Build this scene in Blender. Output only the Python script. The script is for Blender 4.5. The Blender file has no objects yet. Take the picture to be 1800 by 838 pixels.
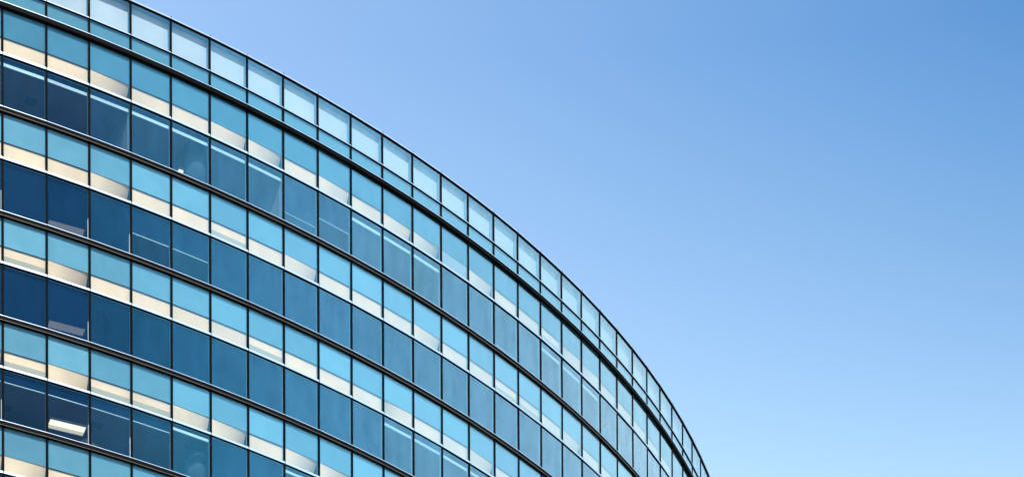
import bpy, math, random
from mathutils import Matrix, Vector

S = bpy.context.scene
COL = S.collection
rnd = random.Random(7)

# ------------------------------------------------------------------ camera
UNIT = 60.0                                   # radius of the curved front, metres
CAMZ = 1.7
F_PX, CY_PX = 3774.122, 2931.6236             # in pixels of an 1800 px wide frame
PITCH, ROLL = 0.0139427, -0.0052372
cd = bpy.data.cameras.new('camera'); cam = bpy.data.objects.new('camera', cd); COL.objects.link(cam)
cd.sensor_fit = 'HORIZONTAL'; cd.sensor_width = 36.0
cd.lens = 36.0 * F_PX / 1800.0
cd.shift_y = (CY_PX - 419.0) / 1800.0
cd.clip_start = 0.5; cd.clip_end = 6000.0
_d = Vector((0, math.cos(PITCH), math.sin(PITCH))); _u = Vector((0, -math.sin(PITCH), math.cos(PITCH))); _r = Vector((1, 0, 0))
_rt = _r * math.cos(ROLL) + _u * math.sin(ROLL); _up = -_r * math.sin(ROLL) + _u * math.cos(ROLL)
m = Matrix.Identity(4)
for k in range(3):
    m[k][0] = _rt[k]; m[k][1] = _up[k]; m[k][2] = -_d[k]
m[2][3] = CAMZ
cam.matrix_world = m
S.camera = cam

# ------------------------------------------------------------------ sky and sun
SUN_TH, SUN_EL = math.radians(18.0), math.radians(41.0)      # sun stands behind the camera to the right, high
sun_dir = Vector((math.sin(SUN_TH) * math.cos(SUN_EL), -math.cos(SUN_TH) * math.cos(SUN_EL), math.sin(SUN_EL)))
W = bpy.data.worlds.new('World'); S.world = W; W.use_nodes = True
nt = W.node_tree; nt.nodes.clear()
def N(tree, typ, **kw):
    n = tree.nodes.new(typ)
    for k, v in kw.items():
        if k in n.inputs.keys(): n.inputs[k].default_value = v
        else: setattr(n, k, v)
    return n
sky = N(nt, 'ShaderNodeTexSky'); sky.sky_type = 'NISHITA'; sky.sun_disc = False
sky.sun_elevation = SUN_EL
sky.sun_rotation = math.pi - SUN_TH
sky.altitude = 100; sky.air_density = 1.0; sky.dust_density = 0.6; sky.ozone_density = 2.0
# the air over the town: paler low down and towards the left, deeper blue high on the right (tints of the sky, low/high x left/right)
SKY_TINT = dict(LL=(2.10, 1.78, 1.25, 1), LR=(1.70, 1.50, 1.10, 1), HL=(1.37, 1.31, 1.17, 1), HR=(0.41, 0.69, 0.81, 1))
SKY_BACK = (0.30, 0.31, 0.35, 1)                 # unseen sky behind the camera, darkened to deepen the left panes' reflections
SKY_SIDE = (2.08, 1.88, 1.34, 1)                 # added brightening of the unseen sky far right, for paler reflections there
tc = N(nt, 'ShaderNodeTexCoord')
def dotn(vec, lo, hi):
    vm = N(nt, 'ShaderNodeVectorMath', operation='DOT_PRODUCT'); vm.inputs[1].default_value = vec
    nt.links.new(tc.outputs['Generated'], vm.inputs[0])
    mr = N(nt, 'ShaderNodeMapRange'); mr.inputs[1].default_value = lo; mr.inputs[2].default_value = hi
    nt.links.new(vm.outputs['Value'], mr.inputs[0]); return mr.outputs[0]
def mixc(a, b, fac, mode='MIX'):
    x = N(nt, 'ShaderNodeMix', data_type='RGBA', blend_type=mode)
    if isinstance(fac, float): x.inputs[0].default_value = fac
    else: nt.links.new(fac, x.inputs[0])
    for s, v in ((6, a), (7, b)):
        if isinstance(v, tuple): x.inputs[s].default_value = v
        else: nt.links.new(v, x.inputs[s])
    return x.outputs[2]
fx = dotn((1, 0, 0), -0.16, 0.20); fz0 = dotn((0, 0, 1), 0.455, 0.612)
pz = N(nt, 'ShaderNodeMath', operation='POWER'); pz.inputs[1].default_value = 0.75; nt.links.new(fz0, pz.inputs[0]); fz = pz.outputs[0]
tint = mixc(mixc(SKY_TINT['LL'], SKY_TINT['LR'], fx), mixc(SKY_TINT['HL'], SKY_TINT['HR'], fx), fz)
tint = mixc(tint, SKY_BACK, dotn(Vector((0.35, -0.85, 0.40)).normalized(), 0.73, 0.92))
tint = mixc(tint, SKY_SIDE, dotn(Vector((0.85, 0.25, 0.47)).normalized(), 0.64, 0.96))
col = mixc(sky.outputs[0], tint, 1.0, 'MULTIPLY')
bg = N(nt, 'ShaderNodeBackground'); bg.inputs['Strength'].default_value = 0.15
nt.links.new(col, bg.inputs['Color'])
wo = N(nt, 'ShaderNodeOutputWorld'); nt.links.new(bg.outputs[0], wo.inputs['Surface'])

sd = bpy.data.lights.new('sun', 'SUN'); sd.energy = 3.3; sd.angle = math.radians(0.5); sd.color = (1.0, 0.95, 0.87)
so = bpy.data.objects.new('sun', sd); COL.objects.link(so)
so.rotation_euler = sun_dir.to_track_quat('Z', 'Y').to_euler(); so.location = (0, 0, 150)

vs = S.view_settings; vs.view_transform = 'Standard'; vs.look = 'None'; vs.exposure = 1.1; vs.gamma = 1.0; vs.use_curve_mapping = False
S.render.engine = 'CYCLES'
cy = S.cycles; cy.max_bounces = 7; cy.diffuse_bounces = 3; cy.glossy_bounces = 4; cy.transparent_max_bounces = 24
cy.use_denoising = True; cy.caustics_reflective = False; cy.caustics_refractive = False

# ------------------------------------------------------------------ materials
def mat(name):
    M = bpy.data.materials.new(name); M.use_nodes = True; M.node_tree.nodes.clear(); return M, M.node_tree
def surf(name, col, rough=0.6, metal=0.0, spec=0.4, vary=0.0, noise=0.0, scale=3.0, detail=4.0, stretch=(1, 1, 1)):
    M, t = mat(name)
    p = N(t, 'ShaderNodeBsdfPrincipled', Roughness=rough, Metallic=metal); p.inputs['Specular IOR Level'].default_value = spec
    o = N(t, 'ShaderNodeOutputMaterial'); t.links.new(p.outputs[0], o.inputs[0])
    c = N(t, 'ShaderNodeRGB'); c.outputs[0].default_value = (*col, 1)
    out = c.outputs[0]
    hs = N(t, 'ShaderNodeHueSaturation'); t.links.new(out, hs.inputs['Color'])
    oi = N(t, 'ShaderNodeObjectInfo'); te = N(t, 'ShaderNodeTexCoord'); mp = N(t, 'ShaderNodeMapping'); mp.inputs['Scale'].default_value = stretch
    t.links.new(te.outputs['Object'], mp.inputs[0])
    nz = N(t, 'ShaderNodeTexNoise', Scale=scale, Detail=detail); nz.noise_dimensions = '4D'
    t.links.new(mp.outputs[0], nz.inputs['Vector'])
    mu = N(t, 'ShaderNodeMath', operation='MULTIPLY'); mu.inputs[1].default_value = 37.0
    t.links.new(oi.outputs['Random'], mu.inputs[0]); t.links.new(mu.outputs[0], nz.inputs['W'])
    a = N(t, 'ShaderNodeMapRange'); a.inputs[3].default_value = 1 - vary; a.inputs[4].default_value = 1 + vary
    t.links.new(oi.outputs['Random'], a.inputs[0])
    b = N(t, 'ShaderNodeMapRange'); b.inputs[1].default_value = 0.25; b.inputs[2].default_value = 0.75
    b.inputs[3].default_value = 1 - noise; b.inputs[4].default_value = 1 + noise
    t.links.new(nz.outputs[0], b.inputs[0])
    pr = N(t, 'ShaderNodeMath', operation='MULTIPLY'); t.links.new(a.outputs[0], pr.inputs[0]); t.links.new(b.outputs[0], pr.inputs[1])
    t.links.new(pr.outputs[0], hs.inputs['Value']); t.links.new(hs.outputs[0], p.inputs['Base Color'])
    return M
def glass(name, tint, r0, power, refl):
    """coated window glass: tinted see-through pane whose mirror share grows towards grazing view"""
    M, t = mat(name)
    lw = N(t, 'ShaderNodeLayerWeight'); lw.inputs['Blend'].default_value = 0.5      # facing = 1 - cos
    pw = N(t, 'ShaderNodeMath', operation='POWER'); pw.inputs[1].default_value = power
    t.links.new(lw.outputs['Facing'], pw.inputs[0])
    oi = N(t, 'ShaderNodeObjectInfo')
    rr = N(t, 'ShaderNodeMapRange'); rr.inputs[3].default_value = r0 * 0.5; rr.inputs[4].default_value = r0 * 1.5
    t.links.new(oi.outputs['Random'], rr.inputs[0])
    mr = N(t, 'ShaderNodeMapRange'); mr.inputs[4].default_value = 0.97; t.links.new(rr.outputs[0], mr.inputs[3])
    te0 = N(t, 'ShaderNodeTexCoord'); mp0 = N(t, 'ShaderNodeMapping'); mp0.inputs['Scale'].default_value = (1.0, 1.0, 0.35)
    t.links.new(te0.outputs['Object'], mp0.inputs[0])
    f1 = N(t, 'ShaderNodeTexNoise', Scale=2.2, Detail=3.0); f1.noise_dimensions = '4D'
    f2 = N(t, 'ShaderNodeTexNoise', Scale=26.0, Detail=3.0); f2.noise_dimensions = '4D'
    mu0 = N(t, 'ShaderNodeMath', operation='MULTIPLY'); mu0.inputs[1].default_value = 91.0; t.links.new(oi.outputs['Random'], mu0.inputs[0])
    ad = N(t, 'ShaderNodeMath', operation='ADD')
    for nz0, amp, slot in ((f1, 0.34, 0), (f2, 0.30, 1)):
        t.links.new(mp0.outputs[0], nz0.inputs['Vector']); t.links.new(mu0.outputs[0], nz0.inputs['W'])
        r_ = N(t, 'ShaderNodeMapRange'); r_.inputs[1].default_value = 0.3; r_.inputs[2].default_value = 0.7; r_.inputs[3].default_value = 0.5 - amp / 2; r_.inputs[4].default_value = 0.5 + amp / 2
        t.links.new(nz0.outputs[0], r_.inputs[0]); t.links.new(r_.outputs[0], ad.inputs[slot])
    un = N(t, 'ShaderNodeMath', operation='MULTIPLY'); t.links.new(pw.outputs[0], un.inputs[0]); t.links.new(ad.outputs[0], un.inputs[1])
    t.links.new(un.outputs[0], mr.inputs[0])
    tr = N(t, 'ShaderNodeBsdfTransparent', Color=(*tint, 1)); gl = N(t, 'ShaderNodeBsdfGlossy', Roughness=0.02)
    gz = N(t, 'ShaderNodeMapRange'); gz.inputs[1].default_value = 0.22; gz.inputs[2].default_value = 0.64   # the coating's blue fades at grazing view
    t.links.new(lw.outputs['Facing'], gz.inputs[0])
    cm = N(t, 'ShaderNodeMix', data_type='RGBA'); cm.inputs[6].default_value = (*refl, 1); cm.inputs[7].default_value = (0.90, 1.0, 1.0, 1)
    t.links.new(gz.outputs[0], cm.inputs[0]); t.links.new(cm.outputs[2], gl.inputs['Color'])
    te = N(t, 'ShaderNodeTexCoord'); nz = N(t, 'ShaderNodeTexNoise', Scale=1.1, Detail=1.0); nz.noise_dimensions = '4D'
    t.links.new(te.outputs['Object'], nz.inputs['Vector'])
    mu = N(t, 'ShaderNodeMath', operation='MULTIPLY'); mu.inputs[1].default_value = 50.0
    t.links.new(oi.outputs['Random'], mu.inputs[0]); t.links.new(mu.outputs[0], nz.inputs['W'])
    bp = N(t, 'ShaderNodeBump', Strength=0.3, Distance=0.02); t.links.new(nz.outputs[0], bp.inputs['Height'])
    t.links.new(bp.outputs[0], gl.inputs['Normal'])
    mx = N(t, 'ShaderNodeMixShader'); t.links.new(mr.outputs[0], mx.inputs[0]); t.links.new(tr.outputs[0], mx.inputs[1]); t.links.new(gl.outputs[0], mx.inputs[2])
    o = N(t, 'ShaderNodeOutputMaterial'); t.links.new(mx.outputs[0], o.inputs[0])
    return M
def fabric(name, col, open_share):
    """woven blind: dark yarn with a small open share between the threads"""
    M = surf(name, col, 0.9, spec=0.03, vary=0.25, noise=0.12, scale=9, detail=8); t = M.node_tree
    o = [n for n in t.nodes if n.type == 'OUTPUT_MATERIAL'][0]; p = [n for n in t.nodes if n.type == 'BSDF_PRINCIPLED'][0]
    tr = N(t, 'ShaderNodeBsdfTransparent'); mx = N(t, 'ShaderNodeMixShader'); mx.inputs[0].default_value = open_share
    t.links.new(p.outputs[0], mx.inputs[1]); t.links.new(tr.outputs[0], mx.inputs[2]); t.links.new(mx.outputs[0], o.inputs[0]); return M
def lamp(name, col, strength):
    M, t = mat(name); e = N(t, 'ShaderNodeEmission', Color=(*col, 1), Strength=strength)
    o = N(t, 'ShaderNodeOutputMaterial'); t.links.new(e.outputs[0], o.inputs[0]); return M

MAT = dict(
    glass=glass('window_glass', (0.90, 0.93, 0.94), 0.018, 1.75, (0.16, 0.70, 1.0)),
    black=surf('black_powder_coat', (0.0025, 0.0035, 0.0045), 0.6, spec=0.025, noise=0.15, scale=2),
    soffit=surf('dark_grey_soffit_metal', (0.003, 0.0035, 0.0035), 0.55, spec=0.03, noise=0.2, scale=1.5),
    edge=surf('warm_grey_metal_edge', (0.10, 0.085, 0.075), 0.5, spec=0.2),
    alum=surf('brushed_aluminium', (0.50, 0.59, 0.73), 0.36, metal=0.85, noise=0.06, scale=4, stretch=(0.4, 1, 8)),
    jamb=surf('grey_jamb_paint', (0.22, 0.36, 0.46), 0.6, spec=0.05, vary=0.1),
    aqua=surf('pale_blue_backing', (0.14, 0.33, 0.435), 0.75, spec=0.05, vary=0.18, noise=0.08, scale=1.3),
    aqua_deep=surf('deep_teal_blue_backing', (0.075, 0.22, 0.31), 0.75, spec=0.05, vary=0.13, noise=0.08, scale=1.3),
    cream=surf('cream_backing', (0.87, 0.655, 0.45), 0.75, spec=0.05, vary=0.06, noise=0.10, scale=1.1),
    greystep=surf('warm_grey_sill_panel', (0.46, 0.42, 0.33), 0.75, spec=0.05, vary=0.06, noise=0.04),
    ice=surf('white_parapet_backing', (0.52, 0.58, 0.63), 0.7, spec=0.05, vary=0.04, noise=0.04, scale=1.2),
    teal=surf('teal_backing', (0.11, 0.27, 0.34), 0.7, spec=0.05, vary=0.07, noise=0.06, scale=1.4),
    blind=fabric('navy_blind_fabric', (0.002, 0.016, 0.052), 0.22),
    rail=surf('pale_blind_rail', (0.42, 0.60, 0.66), 0.5, vary=0.1),
    ceiling=surf('grey_ceiling_tile', (0.16, 0.155, 0.21), 0.85, noise=0.1, scale=0.8),
    floor=surf('dark_carpet', (0.10, 0.10, 0.11), 0.95, noise=0.1),
    core=surf('dim_core_wall', (0.20, 0.21, 0.23), 0.9, noise=0.1, scale=0.5),
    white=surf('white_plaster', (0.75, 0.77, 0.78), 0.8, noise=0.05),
    roof=surf('grey_roof_membrane', (0.35, 0.35, 0.36), 0.9, noise=0.1),
    ground=surf('pale_paving', (0.26, 0.25, 0.24), 0.9, noise=0.2, scale=0.05, detail=8),
    vent=surf('dark_vent', (0.03, 0.035, 0.05), 0.8),
    lamp=lamp('lit_lamp_diffuser', (1.0, 0.95, 0.76), 0.66),
    lamplow=lamp('lit_lamp_side_lens', (1.0, 0.94, 0.66), 0.34),
    lampfar=lamp('lit_lamp_strip', (1.0, 0.86, 0.66), 1.9),
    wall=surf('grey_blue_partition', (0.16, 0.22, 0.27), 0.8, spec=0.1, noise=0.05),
    dull=surf('dull_grey_backing', (0.34, 0.40, 0.42), 0.8, spec=0.05, vary=0.1, noise=0.06),
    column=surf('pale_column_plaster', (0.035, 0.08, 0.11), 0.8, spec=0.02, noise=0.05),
)

# ------------------------------------------------------------------ geometry helpers
XC, YC = -0.768398812 * UNIT, 2.23941416 * UNIT
TH0, DTH = 0.467536532, 0.0283179451
ROW_TOP = 1.1106646 * UNIT + CAMZ
ROW_B = 1.0878015 * UNIT + CAMZ
LEDGE_0 = 1.0761453 * UNIT + CAMZ
TR_0 = 1.0444702 * UNIT + CAMZ
FLOOR_H = 4.0085
NFLOORS = 16
def T(k): return TR_0 - FLOOR_H * k          # white transom of floor k (0 = top)
def L(k): return LEDGE_0 - FLOOR_H * k       # top of black ledge k
WB = 2 * UNIT * math.sin(DTH / 2)            # bay width
B0, B1 = -18, 44
VB0, VB1 = -1, 30
def th_mid(b): return TH0 + (b + 0.5) * DTH
def place(b, u, y, z):                        # bay coordinates -> world; u right, y into the building
    th = th_mid(b); rc = UNIT * math.cos(DTH / 2) - y
    return (XC + math.sin(th) * rc + math.cos(th) * u, YC - math.cos(th) * rc + math.sin(th) * u, z)
def project(p):
    X, Y, Z = p[0], p[1], p[2] - CAMZ
    v = Vector((X, Y, Z)); d = v.dot(_d)
    return 900 + F_PX * v.dot(_rt) / d, CY_PX - F_PX * v.dot(_up) / d

class Geo:
    def __init__(s): s.v = []; s.f = []; s.m = []; s.mats = []
    def slot(s, name):
        if name not in s.mats: s.mats.append(name)
        return s.mats.index(name)
    def hexa(s, pts, mname):
        n = len(s.v); s.v += pts; k = s.slot(mname)
        for q in ((0, 3, 2, 1), (4, 5, 6, 7), (0, 1, 5, 4), (1, 2, 6, 5), (2, 3, 7, 6), (3, 0, 4, 7)):
            s.f.append(tuple(n + i for i in q)); s.m.append(k)
    def box(s, u0, u1, y0, y1, z0, z1, mname, tf=None):
        pts = [(u0, y0, z0), (u1, y0, z0), (u1, y1, z0), (u0, y1, z0), (u0, y0, z1), (u1, y0, z1), (u1, y1, z1), (u0, y1, z1)]
        s.hexa([tf(*p) for p in pts] if tf else pts, mname)
    def mesh(s, name):
        me = bpy.data.meshes.new(name); me.from_pydata(s.v, [], s.f)
        for k in s.mats: me.materials.append(MAT[k])
        if len(s.mats) > 1: me.polygons.foreach_set('material_index', s.m)
        me.update(); return me
def link(name, me, parent=None, loc=None, rz=None):
    o = bpy.data.objects.new(name, me); COL.objects.link(o)
    if loc is not None: o.location = loc
    if rz is not None: o.rotation_euler = (0, 0, rz)
    if parent: o.parent = parent
    return o
CACHE = {}
def shared(key, fn):
    if key not in CACHE:
        g = Geo(); fn(g); CACHE[key] = g.mesh(key if isinstance(key, str) else key[0])
    return CACHE[key]
def tag(o, label=None, cat=None, group=None, kind=None):
    for k, v in (('label', label), ('category', cat), ('group', group), ('kind', kind)):
        if v: o[k] = v
    return o

# ------------------------------------------------------------------ ground
g = Geo(); g.v = [(-3000, -3000, 0), (3000, -3000, 0), (3000, 3000, 0), (-3000, 3000, 0)]; g.f = [(0, 1, 2, 3)]; g.m = [0]; g.slot('ground')
tag(link('ground', g.mesh('ground')), kind='structure')

# ------------------------------------------------------------------ the building
BLD = bpy.data.objects.new('office_building', None); COL.objects.link(BLD); BLD.location = (XC, YC, 0)
tag(BLD, 'curved office tower with a blue glass front, black ledges and pale transoms', 'building')
bpy.context.view_layer.update()
OFF = Vector((-XC, -YC, 0))
def in_world(name, geo, **kw):               # mesh given in world coordinates, parented to the building
    geo.v = [(x - XC, y - YC, z) for x, y, z in geo.v]
    o = link(name, geo.mesh(name), BLD); tag(o, **kw); return o
def settle(o, b, k):
    r = random.Random(b * 131 + k * 17); o.rotation_euler = (r.uniform(-.0035, .0035), 0, r.uniform(-.0035, .0035)); o.location.y = 0.004
def in_bay(name, me, b, z, parent=None):
    p = place(b, 0, 0, z)
    if parent is None: return link(name, me, BLD, (p[0] - XC, p[1] - YC, z), th_mid(b))
    return link(name, me, parent)

HW = WB / 2
MW = 0.044                                    # half width of a mullion cap
GY = 0.015                                    # glass lies this far behind the mullion face
# --- window builders: each emits boxes in bay coordinates, z from the window's bottom
def frame(g, h, depth, mname='jamb', mtop='jamb', soff=0.0):
    a = HW - MW + 0.012
    g.box(-a - 0.03, -a, GY + 0.02, depth, soff, h, mname)
    g.box(a, a + 0.03, GY + 0.02, depth, soff, h, mname)
    g.box(-a, a, GY + 0.02, depth, h, h + 0.03, mtop)
    g.box(-a, a, GY + 0.02, depth, soff - 0.03, soff, mname)
def pane(g, h): g.box(-HW + 0.02, HW - 0.02, GY, GY + 0.012, 0.0, h, 'glass')
A = HW - MW + 0.012
PAR_D, UP_D, LOW_D, SH_D = 0.25, 0.14, 0.16, 0.075
PAR_Z0, PAR_H = ROW_B, ROW_TOP - 0.075 - ROW_B
SH_Z0, SH_H = LEDGE_0, ROW_B - 0.06 - LEDGE_0
LEDGE_T = 0.18
UP_Z0 = lambda k: T(k) + 0.004
UP_H = L(0) - LEDGE_T - T(0) - 0.004
LO_Z0 = lambda k: L(k + 1) + 0.004
LO_H = T(0) - 0.10 - L(1) - 0.004
CREAM_H = 0.65
def upper_parts(g_panel, g_cream, var, tone='aqua'):
    g_panel.box(-A, A, UP_D - 0.07, UP_D - 0.060, CREAM_H, UP_H, tone)
    c = g_cream
    if var == 'flat':
        c.box(-A, A, UP_D - 0.012, UP_D + 0.018, 0.10, CREAM_H, 'cream'); c.box(-A, A, UP_D - 0.03, UP_D + 0.018, 0.0, 0.10, 'greystep')
    elif var == 'step':
        c.box(-A, A, UP_D - 0.012, UP_D + 0.018, 0.30, CREAM_H, 'cream'); c.box(-A, A, UP_D - 0.03, UP_D + 0.018, 0.0, 0.30, 'greystep')
    else:
        # lining twisted like a sagging sheet: its lower edge swings back towards the right, so it turns away from the sun
        d = {'turned': 0.50, 'ajar': 0.30, 'left': 0.42, 'dull': 0.03}[var]; n = 14; k = c.slot('dull' if var == 'dull' else 'cream')
        top = CREAM_H + 0.03; base = len(c.v); rows = ((0.0, 1.0), (0.5, 0.48), (1.0, 0.0))
        for back in (0.0, 0.02):
            for t, f in rows:
                for i in range(n + 1):
                    q = (1 - i / n) if var == 'left' else i / n
                    c.v.append((-A + 2 * A * i / n, UP_D - 0.055 + back + f * (0.02 + d * q ** 1.4), t * top))
        W1 = n + 1
        for r in range(2):
            for i in range(n):
                p = base + r * W1 + i
                c.f.append((p, p + 1, p + 1 + W1, p + W1)); c.m.append(k)
                p += 3 * W1
                c.f.append((p + W1, p + 1 + W1, p + 1, p)); c.m.append(k)
def upper_var(b, k):
    fixed = {(2, 0): 'turned', (6, 0): 'turned', (2, 1): 'turned', (5, 0): 'ajar', (0, 2): 'step', (1, 2): 'turned', (0, 3): 'step', (1, 3): 'ajar',
             (2, 3): 'step', (7, 1): 'ajar', (4, 3): 'ajar', (5, 3): 'turned', (8, 0): 'ajar', (10, 0): 'ajar', (11, 0): 'turned', (12, 0): 'dull', (13, 0): 'ajar', (3, 0): 'flat', (0, 0): 'flat', (1, 0): 'flat', (4, 0): 'flat', (7, 0): 'flat', (9, 0): 'flat', (0, 1): 'flat', (1, 1): 'flat', (3, 1): 'flat', (4, 1): 'flat', (2, 2): 'flat', (3, 2): 'flat', (4, 2): 'flat', (5, 2): 'flat', (3, 3): 'step'}
    if (b, k) in fixed: return fixed[(b, k)]
    return random.Random(b * 31 + k * 977).choices(['flat', 'step', 'ajar', 'turned', 'left'], [6, 2, 3, 1, 0] if b < 9 else [10, 1, 2, 0, 1])[0]
def lower_var(b, k):
    """how far the blind is down (share of the pane) and the height of its bottom rail"""
    if k == 0 and b <= 6: return (0.10, 0.12)
    if k == 0 and b in (9, 10, 11, 16, 17, 18): return (0.10, 0.13)
    if k == 1 and b in (3, 4): return (0.50, 0.025)
    if k == 2 and b in (10, 11, 12, 13): return (0.10, 0.12)
    if k == 3 and b <= 3: return (0.20, 0.03)
    if k == 3 and b in (4, 7): return (0.06, 0.11)
    if k == 0 and b in (7, 8): return ((0.74, 0.02), (0.50, 0.02))[b - 7]
    if k == 0 and b == 14: return (0.86, 0.015)
    return (1.0, 0)
def lower_parts(g_blind, g_rail, var):
    drop, rail = var
    zb = LO_H * (1 - drop)
    g_blind.box(-A, A, LOW_D - 0.03, LOW_D - 0.026, zb, LO_H, 'blind')
    if rail: g_rail.box(-A, A - 0.03, LOW_D - 0.05, LOW_D - 0.005, zb - rail, zb - 0.001, 'rail')

rest_up, rest_lo, rest_par, rest_sh = Geo(), Geo(), Geo(), Geo()
def visible(b, z0, z1):
    for u in (-HW, HW):
        for z in (z0, z1):
            x, y = project(place(b, u, 0, z))
            if -3 < x < 1803 and -3 < y < 841: return True
    return False
COUNT = {}
for b in range(B0, B1):
    tf = lambda u, y, z, b=b: place(b, u, y, z)
    # parapet
    for nm, z0, h, d, bm_, rest in (('parapet_window', PAR_Z0, PAR_H, PAR_D, 'ice', rest_par), ('spandrel_window', SH_Z0, SH_H, SH_D, 'teal', rest_sh)):
        if visible(b, z0, z0 + h):
            COUNT[nm] = COUNT.get(nm, 0) + 1
            w = in_bay(nm, shared(nm, lambda g: frame(g, h, d + 0.03)), b, z0)
            settle(in_bay('glass_pane', shared(nm + '_glass', lambda g: pane(g, h)), b, z0, w), b, int(z0 * 7))
            in_bay('backing_panel', shared(nm + '_back', lambda g: g.box(-A, A, d, d + 0.03, 0, h, bm_)), b, z0, w)
        else:
            zt = lambda u, y, z, z0=z0, tf=tf: tf(u, y, z + z0)
            rest.box(-A, A, d, d + 0.03, 0, h, bm_, zt); rest.box(-HW + .02, HW - .02, GY, GY + .012, 0, h, 'glass', zt)
    for k in range(NFLOORS):
        z0 = UP_Z0(k); var = upper_var(b, k)
        if visible(b, z0, z0 + UP_H):
            COUNT['upper'] = COUNT.get('upper', 0) + 1
            w = in_bay('upper_window', shared('upper_window', lambda g: frame(g, UP_H, UP_D)), b, z0)
            settle(in_bay('glass_pane', shared('upper_glass', lambda g: pane(g, UP_H)), b, z0, w), b, int(z0 * 7))
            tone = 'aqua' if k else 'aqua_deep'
            in_bay('backing_panel', shared('upper_back_' + tone, lambda g: upper_parts(g, Geo(), var, tone)), b, z0, w)
            cp = in_bay('cream_panel', shared(('cream_panel', var), lambda g: upper_parts(Geo(), g, var)), b, z0, w)
            if var not in ('flat', 'step'): cp.data.polygons.foreach_set('use_smooth', [True] * len(cp.data.polygons))
        elif z0 > 0.5:
            gg = Geo(); upper_parts(gg, gg, var); pane(gg, UP_H); n = len(rest_up.v)
            rest_up.v += [tf(x, y, z + z0) for x, y, z in gg.v]; rest_up.f += [tuple(n + i for i in f) for f in gg.f]
            rest_up.m += [rest_up.slot(gg.mats[i]) for i in gg.m]
        z0 = LO_Z0(k); lv = lower_var(b, k)
        if visible(b, z0, z0 + LO_H):
            COUNT['lower'] = COUNT.get('lower', 0) + 1
            w = in_bay('lower_window', shared('lower_window', lambda g: frame(g, LO_H, LOW_D)), b, z0)
            settle(in_bay('glass_pane', shared('lower_glass', lambda g: pane(g, LO_H)), b, z0, w), b, int(z0 * 7))
            bl = in_bay('blind', shared(('blind', lv), lambda g: lower_parts(g, Geo(), lv)), b, z0, w)
            if lv[1]: in_bay('blind_rail', shared(('blind_rail', lv), lambda g: lower_parts(Geo(), g, lv)), b, z0, w)
        elif z0 > 0.5:
            gg = Geo(); lower_parts(gg, gg, lv); pane(gg, LO_H); n = len(rest_lo.v)
            rest_lo.v += [tf(x, y, z + z0) for x, y, z in gg.v]; rest_lo.f += [tuple(n + i for i in f) for f in gg.f]
            rest_lo.m += [rest_lo.slot(gg.mats[i]) for i in gg.m]
print('COUNT', COUNT)
for nm, gg in (('upper_window', rest_up), ('lower_window', rest_lo), ('parapet_window', rest_par), ('spandrel_window', rest_sh)):
    in_world(nm, gg, kind='stuff')

# --- mullions: one black cap from the ground to just above the coping on every bay line
def mull(g, i):
    th = TH0 + i * DTH
    def tf(u, y, z): rc = UNIT - y; return (XC + math.sin(th) * rc + math.cos(th) * u, YC - math.cos(th) * rc + math.sin(th) * u, z)
    g.box(-MW, MW, -0.004, 0.06, 0.2, ROW_TOP - 0.055, 'black', tf)
    g.box(-0.022, 0.022, 0.07, 0.12, ROW_B, ROW_TOP - 0.08, 'black', tf)
    g.box(-0.014, 0.014, -0.05, 0.0, ROW_TOP - 0.055, ROW_TOP + 0.035, 'black', tf)
rest = Geo()
for i in range(B0, B1 + 1):
    if VB0 <= i <= VB1 - 1:
        gg = Geo(); mull(gg, i); in_world('mullion', gg)
    else: mull(rest, i)
in_world('mullion', rest, kind='stuff')

# --- ledges, transoms, coping: faceted rings, mitred at the mullions
def ring(g, y0, y1, z0, z1, mname, gap=0.0, b0=B0, b1=B1):
    for b in range(b0, b1):
        def tf(u, y, z, b=b):
            s = 1 if u > 0 else -1
            half = (UNIT * math.cos(DTH / 2) - y) * math.tan(DTH / 2) - gap
            return place(b, s * half, y, z)
        g.box(-1, 1, y0, y1, z0, z1, mname, tf)
def ledge(g, k):
    """black box ledge: bright lip on top, deep black face, thin warm metal edge below"""
    z = L(k); p = 0.11 if k == 0 else 0.09
    ring(g, -p - 0.006, -p + 0.05, z - 0.022, z, 'alum', 0.008)
    ring(g, -p + 0.055, 0.10, z - 0.0215, z - 0.008, 'black', 0.002)
    zl = z - LEDGE_T
    ring(g, -p, -p + 0.03, zl + (0.0 if k == 0 else 0.0155), z - 0.0225, 'soffit', 0.006)
    ring(g, -p + 0.012, 0.09, zl + 0.026, z - 0.024, 'black', 0.0)
    ring(g, -p + 0.0305, 0.10, zl, zl + 0.0255, 'black', 0.0)
    if k: ring(g, -p - 0.005, -p + 0.03, zl - 0.001, zl + 0.015, 'edge', 0.008)
restl = Geo()
for k in range(NFLOORS):
    if k <= 5:
        gg = Geo(); ledge(gg, k); in_world('ledge', gg)
    else: ledge(restl, k)
in_world('ledge', restl, kind='stuff')
def transom(g, z, h):
    ring(g, -0.035, 0.05, z - h, z, 'alum', 0.016)
    ring(g, -0.020, 0.06, z - h - 0.022, z - h - 0.0005, 'black', 0.0)
restt = Geo()
for k in range(NFLOORS):
    if k <= 4:
        gg = Geo(); transom(gg, T(k), 0.080); in_world('transom', gg)
    else: transom(restt, T(k), 0.080)
in_world('transom', restt, kind='stuff')
gg = Geo(); transom(gg, ROW_B, 0.030); in_world('transom', gg)
gg = Geo()
ring(gg, -0.055, 0.34, ROW_TOP - 0.052, ROW_TOP - 0.010, 'alum', 0.006)
ring(gg, -0.045, 0.36, ROW_TOP - 0.0095, ROW_TOP, 'black', 0.0)
ring(gg, -0.030, 0.05, ROW_TOP - 0.078, ROW_TOP - 0.0525, 'black', 0.0)
in_world('coping', gg)

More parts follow.
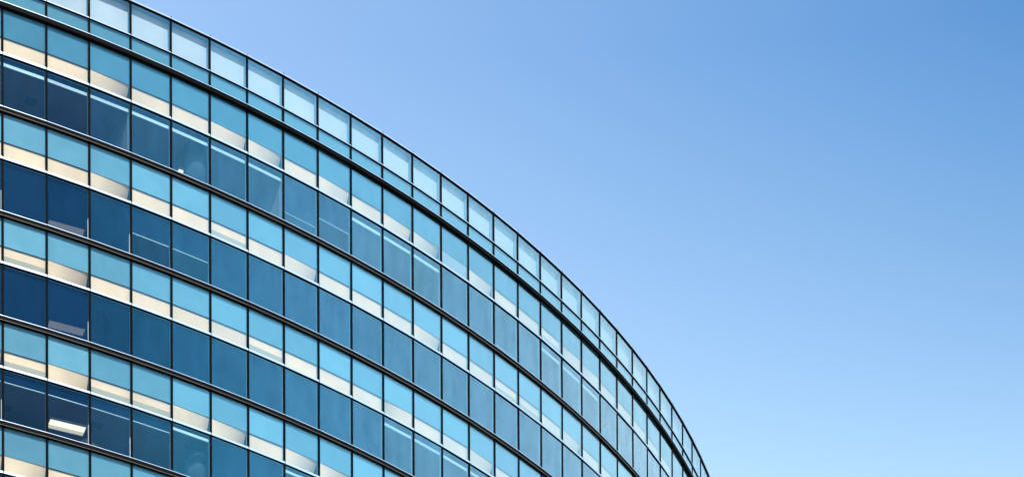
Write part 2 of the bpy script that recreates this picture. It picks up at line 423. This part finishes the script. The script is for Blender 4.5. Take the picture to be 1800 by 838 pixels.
# --- inside: slabs, ceilings, core, roof
for k in range(6):
    gg = Geo(); ring(gg, 0.20, 9.0, T(k) - 0.02, T(k) + 0.15, 'ceiling'); in_world('ceiling', gg)
    gg = Geo(); ring(gg, 0.175, 9.0, L(k) - 0.12, L(k) - 0.013, 'floor'); in_world('floor_slab', gg)
gg = Geo(); ring(gg, 0.175, 9.0, L(6) - 0.12, L(6) - 0.013, 'floor'); in_world('floor_slab', gg)
gg = Geo(); ring(gg, 9.0, 9.3, 0, LEDGE_0 + 0.3, 'core'); in_world('core_wall', gg)
gg = Geo(); ring(gg, PAR_D + 0.05, 40.0, LEDGE_0 + 0.30, LEDGE_0 + 0.45, 'roof'); in_world('roof', gg)
gg = Geo(); ring(gg, PAR_D + 0.035, PAR_D + 0.06, LEDGE_0 + 0.46, ROW_TOP - 0.06, 'roof'); in_world('parapet_wall', gg)

# --- what shows through the windows: columns, partitions, vents, lit jambs, lamps
def in_room(name, geo, b, z, **kw):
    p = place(b, 0, 0, z); o = link(name, geo.mesh(name), BLD, (p[0] - XC, p[1] - YC, z), th_mid(b)); tag(o, **kw); return o
def prism(g, pts, z0, z1, mname):             # upright prism over a polygon
    n = len(g.v); k = len(pts); s = g.slot(mname)
    g.v += [(x, y, z0) for x, y in pts] + [(x, y, z1) for x, y in pts]
    g.f += [tuple(n + i for i in reversed(range(k))), tuple(n + k + i for i in range(k))] + [(n + i, n + (i + 1) % k, n + k + (i + 1) % k, n + k + i) for i in range(k)]
    g.m += [s] * (k + 2)
ROOM_H = T(0) - 0.02 - (L(1) - 0.013)
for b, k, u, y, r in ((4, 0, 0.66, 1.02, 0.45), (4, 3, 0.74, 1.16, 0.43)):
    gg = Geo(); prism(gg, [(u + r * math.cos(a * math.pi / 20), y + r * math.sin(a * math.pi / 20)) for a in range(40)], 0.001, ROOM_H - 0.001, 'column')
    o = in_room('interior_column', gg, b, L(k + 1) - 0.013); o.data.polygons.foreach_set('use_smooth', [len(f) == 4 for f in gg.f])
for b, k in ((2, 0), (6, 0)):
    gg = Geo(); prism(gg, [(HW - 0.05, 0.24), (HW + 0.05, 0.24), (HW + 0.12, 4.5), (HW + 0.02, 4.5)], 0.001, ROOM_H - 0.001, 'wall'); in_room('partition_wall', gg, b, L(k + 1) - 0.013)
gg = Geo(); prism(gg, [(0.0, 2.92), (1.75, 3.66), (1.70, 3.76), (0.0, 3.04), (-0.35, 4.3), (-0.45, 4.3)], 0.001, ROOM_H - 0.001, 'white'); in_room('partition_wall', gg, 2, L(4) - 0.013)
for b, k, u, y in ((0, 0, 0.75, 1.95), (0, 3, -0.1, 2.5), (2, 3, 0.1, 1.9)):
    gg = Geo(); gg.box(u - 0.22, u + 0.22, y - 0.2, y + 0.2, -0.035, -0.0205, 'vent'); in_room('ceiling_vent', gg, b, T(k))
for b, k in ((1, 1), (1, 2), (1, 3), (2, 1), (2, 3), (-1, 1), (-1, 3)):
    gg = Geo(); gg.box(A - 0.03, A - 0.001, GY + 0.03, LOW_D - 0.055, 0.05, 0.85, 'white'); in_room('lit_jamb_strip', gg, b, LO_Z0(k))  # added white strips stand in for lamplight falling on the right-hand jambs
def ceiling_light(b, k, u, y, length, width, label, group=None, lens=('lamp', 'lamplow')):
    p = place(b, u, y, T(k) - 0.022)
    e = bpy.data.objects.new('ceiling_light', None); COL.objects.link(e); e.location = p; e.rotation_euler = (0, 0, th_mid(b) - 0.09)
    tag(e, label, 'ceiling light', group)
    l, w = length / 2, width / 2
    g = Geo()
    g.box(-l, l, -w, -w + 0.015, -0.09, -0.0005, 'white'); g.box(-l, l, w - 0.015, w, -0.09, -0.0005, 'white')
    g.box(-l, -l + 0.015, -w + 0.016, w - 0.016, -0.09, -0.0005, 'white'); g.box(l - 0.015, l, -w + 0.016, w - 0.016, -0.09, -0.0005, 'white')
    link('housing', g.mesh('housing'), e)
    for nm, y0, y1, mt in (('diffuser', -w + 0.017, w * 0.25, lens[0]), ('diffuser', w * 0.25 + 0.01, w - 0.017, lens[1])):
        g = Geo(); g.box(-l + 0.017, l - 0.017, y0, y1, -0.075, -0.06, mt); link(nm, g.mesh(nm), e)
GL = 'ceiling lights inside the offices'
ceiling_light(1, 3, 0.71, 2.52, 1.45, 0.66, 'bright white rectangular ceiling light showing clearly through an open window low on the left', GL)
ceiling_light(1, 2, 0.72, 2.58, 1.45, 0.50, 'dim ceiling light behind a dark blind, directly one floor above the bright white light', GL, ('lampfar', 'lampfar'))
ceiling_light(1, 1, 0.72, 2.60, 1.45, 0.50, 'dim ceiling light behind a dark blind, two floors above the bright white light', GL, ('lampfar', 'lampfar'))
ceiling_light(4, 0, 0.70, 2.48, 0.25, 0.42, 'small bright lamp just above the black ledge beside a round column on the top floor', GL)
